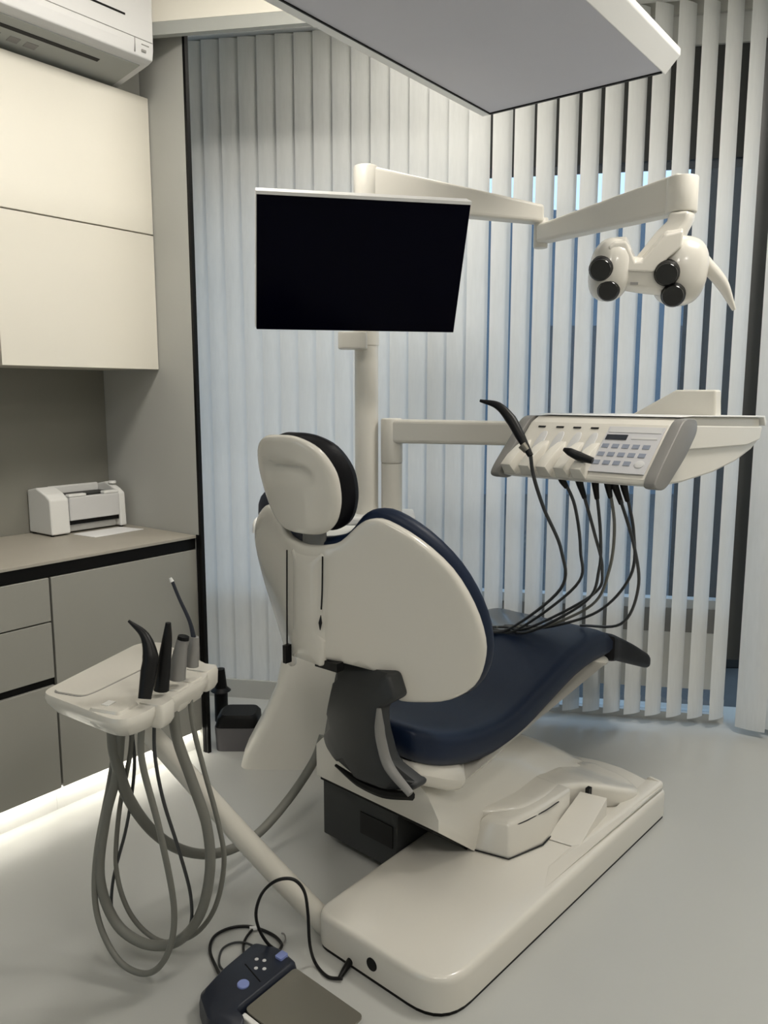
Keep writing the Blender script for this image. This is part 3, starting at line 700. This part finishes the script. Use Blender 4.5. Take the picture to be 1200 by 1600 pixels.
for i, (hd_, (ex, ey)) in enumerate(zip(hdefs, ends)):
    P = [at(*hd_[0])+Vector((0, 0, .015))]+[at(*q) for q in hd_]+[leg_pt(ex+.05, ey-.03, .03), leg_pt(ex-.05, ey-.03, .013), leg_pt(ex-.12, ey-.06, .011)]
    if i == 5: P = P[:-3]+[leg_pt(.16, 1.16, .008)]
    o = build('hose', tube(P, .0048, 8, 8), M['hoseb'] if i != 3 else M['hose'], tr)
    c = P[0]; build('connector', tube([c+Vector((0, 0, .012)), c+Vector((0, 0, -.02)), P[1]+(P[2]-P[1])*.35], [.012, .011, .007], 10), M['black'], o)
# handpieces in the holders
h1 = thing('curved black handpiece sticking up at the left end of the instrument tray', 'handpiece', 'handpiece', FP(.262, .02, .02), 0)
HB = FP(.262, .03, .034)
build('body', tube([at(829, 712, 2.15), at(812, 680, 2.17), at(798, 655, 2.19), at(778, 634, 2.21), at(750, 626, 2.23)], [.008, .0135, .015, .011, .004], 12), M['dgray'], h1)
build('hose', tube([at(829, 712, 2.15), at(834, 745, 2.17), at(850, 795, 2.22), at(877, 860, 2.35), at(876, 920, 2.48), leg_pt(.0, .96, .035), leg_pt(-.09, .93, .013)], .0052, 8, 8), M['hoseb'], h1)
build('ferrule', tube([at(817, 695, 2.163), at(824, 704, 2.156)], [.0145, .011], 12, smooth=False), M['steel'], h1)
h2 = thing('short black handpiece lying across the middle of the instrument tray', 'handpiece', 'handpiece', FP(.41, .05, .03), 0)
build('body', tube([at(926, 720, 2.10), at(905, 713, 2.12), at(890, 706, 2.13), at(881, 702, 2.14)], [.009, .013, .011, .005], 12), M['dgray'], h2)

# ------------------------------------------------------------------ assistant tray with arm
TZ = .80
asn = thing('cream assistant tray with hose holders on an arm at the lower left', 'assistant tray', 'assistant_tray', (-.16, 1.98, 0))
tp = [atz(62, 1082, TZ), atz(216, 1004, TZ), atz(252, 1002, TZ), atz(330, 1040, TZ), atz(322, 1060, TZ), atz(215, 1120, TZ), atz(180, 1128, TZ)]
tp = [(p.x, p.y) for p in tp]; tc = Vector((sum(p[0] for p in tp)/7, sum(p[1] for p in tp)/7))
def scl(pts, k): return [(tc.x+(x-tc.x)*k, tc.y+(y-tc.y)*k) for x, y in pts]
to1 = round_poly(tp, [.03, .03, .03, .03, .02, .04, .05], 6)
def TR(pts, z): return [Vector((x, y, z)) for x, y in pts]
build('tray_body', loft([TR(scl(to1, .70), TZ-.055), TR(scl(to1, .90), TZ-.045), TR(scl(to1, .99), TZ-.02), TR(to1, TZ-.008), TR(scl(to1, .985), TZ)]), M['cream'], asn)
ip = [atz(80, 1082, TZ), atz(210, 1012, TZ), atz(238, 1012, TZ), atz(236, 1040, TZ), atz(150, 1082, TZ), atz(128, 1090, TZ)]
ip = round_poly([(p.x, p.y) for p in ip], .02, 5)
build('lid_seam', loft([TR(ip, TZ-.002), TR(ip, TZ+.0012)]), M['mgray'], asn, False)
cxi = Vector((sum(p[0] for p in ip)/len(ip), sum(p[1] for p in ip)/len(ip)))
ip2 = [(cxi.x+(x-cxi.x)*.975, cxi.y+(y-cxi.y)*.975) for x, y in ip]
build('lid', loft([TR(ip2, TZ), TR(ip2, TZ+.003)]), M['cream'], asn, False)
fdir = Vector((tp[3][0]-tp[6][0], tp[3][1]-tp[6][1], 0)).normalized(); fout = Vector((fdir.y, -fdir.x, 0))
if fout.x < 0: fout = -fout
def hold(c, w, d_, zt, zb):
    c = Vector(c); r = []
    for z, k in ((zb, .75), (zb+.012, .95), (zt-.01, 1), (zt, .9)):
        r.append([Vector((c.x, c.y, z))+fdir*x*k+fout*y*k for x, y in round_poly([(-w, -d_), (w, -d_), (w, d_), (-w, d_)], .012, 4)])
    return loft(r)
for u, v in ((236, 1098), (262, 1075), (284, 1062), (308, 1046)):
    p = atz(u, v, TZ-.005)+fout*.014; build('holder', hold(p, .027, .032, TZ+.003, TZ-.05), M['cream'], asn)
p = atz(178, 1105, TZ)
build('control_pad', hold(p, .035, .042, TZ+.006, TZ-.04), M['cream'], asn)
build('button', box(lambda a, b, c: p+fdir*a+fout*b+Vector((0, 0, c-TZ)), -.012, .012, -.022, -.004, TZ+.0062, TZ+.008), M['white'], asn, False)
a0 = atz(528, 1452, .06); a0 = Vector((-.12, 2.0, .055)); a1 = Vector((-.565, 1.80, .735))
am_ = [at(518, 1452, 1.985), at(440, 1372, 1.95), at(380, 1308, 1.91), at(310, 1230, 1.86), at(220, 1128, 1.80), at(205, 1110, 1.79)]
build('arm', tube(am_, [.031, .030, .027, .024, .022], 16), M['cream2'], asn)
# drooping hoses
def loop(pts, r, m, par, n=8): return build('hose', tube([at(*q) for q in pts], r, 10, n), m, par)
def tool(label, name, pts, rad, m, tipm=None):
    b = at(*pts[0]); t = thing(label, 'suction tool' if name != 'syringe' else 'syringe', name, b, 0)
    build('body', tube([at(*q) for q in pts], rad, 12), m, t); return t
t = tool('curved black suction tip leaning left in the assistant tray', 'suction_tip', [(226, 1092, 1.60), (232, 1050, 1.62), (235, 1025, 1.63), (226, 993, 1.64), (201, 970, 1.65)], [.014, .017, .017, .010, .003], M['dgray'])
loop([(222, 1120, 1.60), (222, 1190, 1.62), (250, 1300, 1.66), (272, 1420, 1.72), (262, 1490, 1.74), (230, 1521, 1.77), (185, 1500, 1.80), (152, 1430, 1.84), (150, 1340, 1.86), (172, 1220, 1.86), (183, 1140, 1.82)], .0075, M['hose'], t)
t = tool('straight black suction tip, second in the assistant tray', 'suction_tip', [(252, 1078, 1.66), (256, 1040, 1.66), (261, 1000, 1.66), (263, 973, 1.66)], [.017, .015, .011, .006], M['dgray'])
build('collar', tube([at(243, 1105, 1.66), at(240, 1118, 1.66), at(240, 1135, 1.66)], [.011, .008, .004], 10), M['black'], t)
loop([(241, 1120, 1.66), (242, 1180, 1.66), (255, 1250, 1.68), (280, 1330, 1.72), (298, 1400, 1.76), (296, 1450, 1.79), (270, 1475, 1.82), (225, 1478, 1.85), (180, 1440, 1.88), (176, 1380, 1.90), (198, 1290, 1.90), (210, 1200, 1.88), (205, 1130, 1.82)], .0042, M['hoseb'], t)
t = tool('grey suction handle with a black mouth, third in the assistant tray', 'aspirator', [(276, 1060, 1.71), (279, 1035, 1.71), (283, 1010, 1.71), (286, 998, 1.71)], [.020, .018, .014, .013], M['mgray'])
build('mouth', tube([at(286, 999, 1.71), at(287, 994, 1.71)], [.0135, .0125], 12, smooth=False), M['black'], t)
loop([(270, 1090, 1.70), (276, 1150, 1.70), (300, 1220, 1.71), (323, 1290, 1.73), (328, 1360, 1.75), (312, 1430, 1.77), (275, 1472, 1.79), (225, 1474, 1.81), (180, 1440, 1.84), (156, 1370, 1.86), (165, 1280, 1.86), (182, 1210, 1.84), (188, 1140, 1.80)], .0125, M['hose'], t)
t = tool('thin navy syringe with a white tip, last in the assistant tray', 'syringe', [(299, 1040, 1.76), (302, 1015, 1.76), (304, 995, 1.76)], [.017, .014, .010], M['mgray'])
build('needle', tube([at(303, 998, 1.76), at(296, 970, 1.76), at(280, 935, 1.76), at(269, 908, 1.76)], [.006, .0045, .004, .004], 8), M['navyp'], t)
build('tip', tube([at(269, 909, 1.76), at(266, 903, 1.76)], [.0048, .0035], 8, smooth=False), M['white'], t)
loop([(296, 1072, 1.74), (301, 1130, 1.74), (318, 1200, 1.75), (342, 1290, 1.77), (350, 1350, 1.79), (335, 1420, 1.81), (300, 1462, 1.83), (250, 1470, 1.86), (205, 1430, 1.88), (182, 1360, 1.90), (186, 1270, 1.90), (203, 1180, 1.86), (207, 1130, 1.82)], .0062, M['hose'], t)
o = build('supply_hose', tube([at(176, 1140, 1.80), at(180, 1180, 1.82), at(200, 1245, 1.88), at(240, 1300, 1.98), at(290, 1330, 2.08), at(345, 1332, 2.20), at(400, 1305, 2.32), at(450, 1250, 2.42), at(490, 1190, 2.46), at(505, 1150, 2.48)], .0145, 12, 8), M['hose'])
o['label'] = 'thick grey supply hose sweeping from the assistant tray to the chair'; o['category'] = 'hose'

# ------------------------------------------------------------------ foot control with its cable
fc = thing('foot control with navy housing and steel pedal on the floor', 'foot pedal', 'foot_control', (-.25, 1.70, 0))
pa = atz(385, 1572, .05); pb = atz(458, 1512, .05); PD = (pb-pa); PD.z = 0; plen = PD.length; PD.normalize(); PE = Vector((PD.y, -PD.x, 0))
if PE.y > 0: PE = -PE
def PP(a, b, z): return Vector((pa.x, pa.y, 0))+PD*a+PE*b+Vector((0, 0, z))   # a along the hinge, b towards the plate
hpoly = [(-.075, .03), (-.085, -.04), (-.045, -.115), (.05, -.135), (.165, -.142), (plen+.032, -.075), (plen+.018, 0), (-.035, 0), (-.045, .045)]
hpoly = round_poly(hpoly, .012, 3)
build('housing', loft([[PP(a, b, z) for a, b in hpoly] for z in (0, .035)]+[[PP(.05+(a-.05)*k, -.05+(b+.05)*k, z) for a, b in hpoly] for z, k in ((.052, .97), (.06, .88))]), M['navyp'], fc, bevel=.003, ang=50)
build('pedal_plate', prism(round_poly([(-.008, .003), (plen+.004, .003), (plen+.004, .218), (-.008, .218)], .012), lambda a, b, c: PP(a, b, c-b*.10), .044, .050), M['steel'], fc, False, label='flat steel pedal plate')
build('pedal_base', prism(round_poly([(.0, .003), (plen-.004, .003), (plen-.004, .21), (.0, .21)], .01), PP, 0, .018), M['dgray'], fc, False)
build('pedal_lip', prism([(-.024, .006), (-.010, .006), (-.010, .218), (-.024, .218)], lambda a, b, c: PP(a, b, c-b*.10), .028, .046), M['white'], fc, False, bevel=.003)
b1 = atz(380, 1539, .06); b2 = atz(440, 1495, .06)
build('button', disc(b1-Vector((0, 0, .002)), (0, 0, 1), .0145, .007, 20), M['btn'], fc)
build('button', loft([[Vector((b2.x, b2.y, 0))+PD*x+PE*y+Vector((0, 0, z)) for x, y in round_poly([(-.013, -.011), (.013, -.011), (.013, .011), (-.013, .011)], .004)] for z in (.056, .066)]), M['btn'], fc)
build('groove', tube([atz(383, 1507, .0585), atz(407, 1535, .0585)], .0025, 6, smooth=False), M['black'], fc)
for u, v in ((401, 1499), (413, 1501), (400, 1513), (413, 1514)):
    q = atz(u, v, .06); build('pad_mark', disc(Vector((q.x, q.y, .0595)), (0, 0, 1), .005, .002, 10), M['acw'], fc)
def fl(u, v, z=.006): return atz(u, v, z)
cb = build('cable', tube([fl(437, 1487, .02), at(420, 1476, 1.86), at(405, 1452, 1.85), at(400, 1425, 1.84), at(410, 1395, 1.83), at(432, 1376, 1.82), at(458, 1374, 1.82), at(475, 1392, 1.825), at(481, 1425, 1.83), at(484, 1475, 1.84), fl(493, 1505, .01), fl(512, 1526), fl(535, 1529, .010)], .0042, 8, 8), M['dgray'], fc)
build('plug', tube([fl(530, 1529, .009), (fl(530, 1529, .009)+F(.218, -.07, .016))/2, F(.218, -.066, .018)], [.005, .008, .010], 10), M['black'], fc)
build('cable', tube([fl(352, 1540, .02), fl(338, 1512), fl(328, 1485), fl(335, 1463), fl(360, 1450), fl(392, 1448), fl(425, 1460), fl(440, 1475, .01), fl(436, 1486, .02)], .0042, 8, 8), M['dgray'], fc)
build('cable', tube([fl(384, 1504, .02), fl(380, 1480), fl(384, 1466), fl(396, 1450, .010)], .0036, 8, 8), M['dgray'], fc)
build('cable', tube([fl(358, 1523, .02), fl(343, 1508), fl(346, 1485), fl(362, 1474), fl(382, 1473), fl(408, 1483, .02)], .003, 8, 8), M['hoseb'], fc)
build('cable_tie', tube([fl(390, 1451, .010), fl(402, 1450, .010)], [.006, .006], 8, smooth=False), M['acw'], fc)
build('cable', tube([fl(441, 1480, .012), fl(446, 1468), fl(444, 1460, .012), fl(440, 1458, .012)], .0022, 6, 6), M['mgray'], fc)
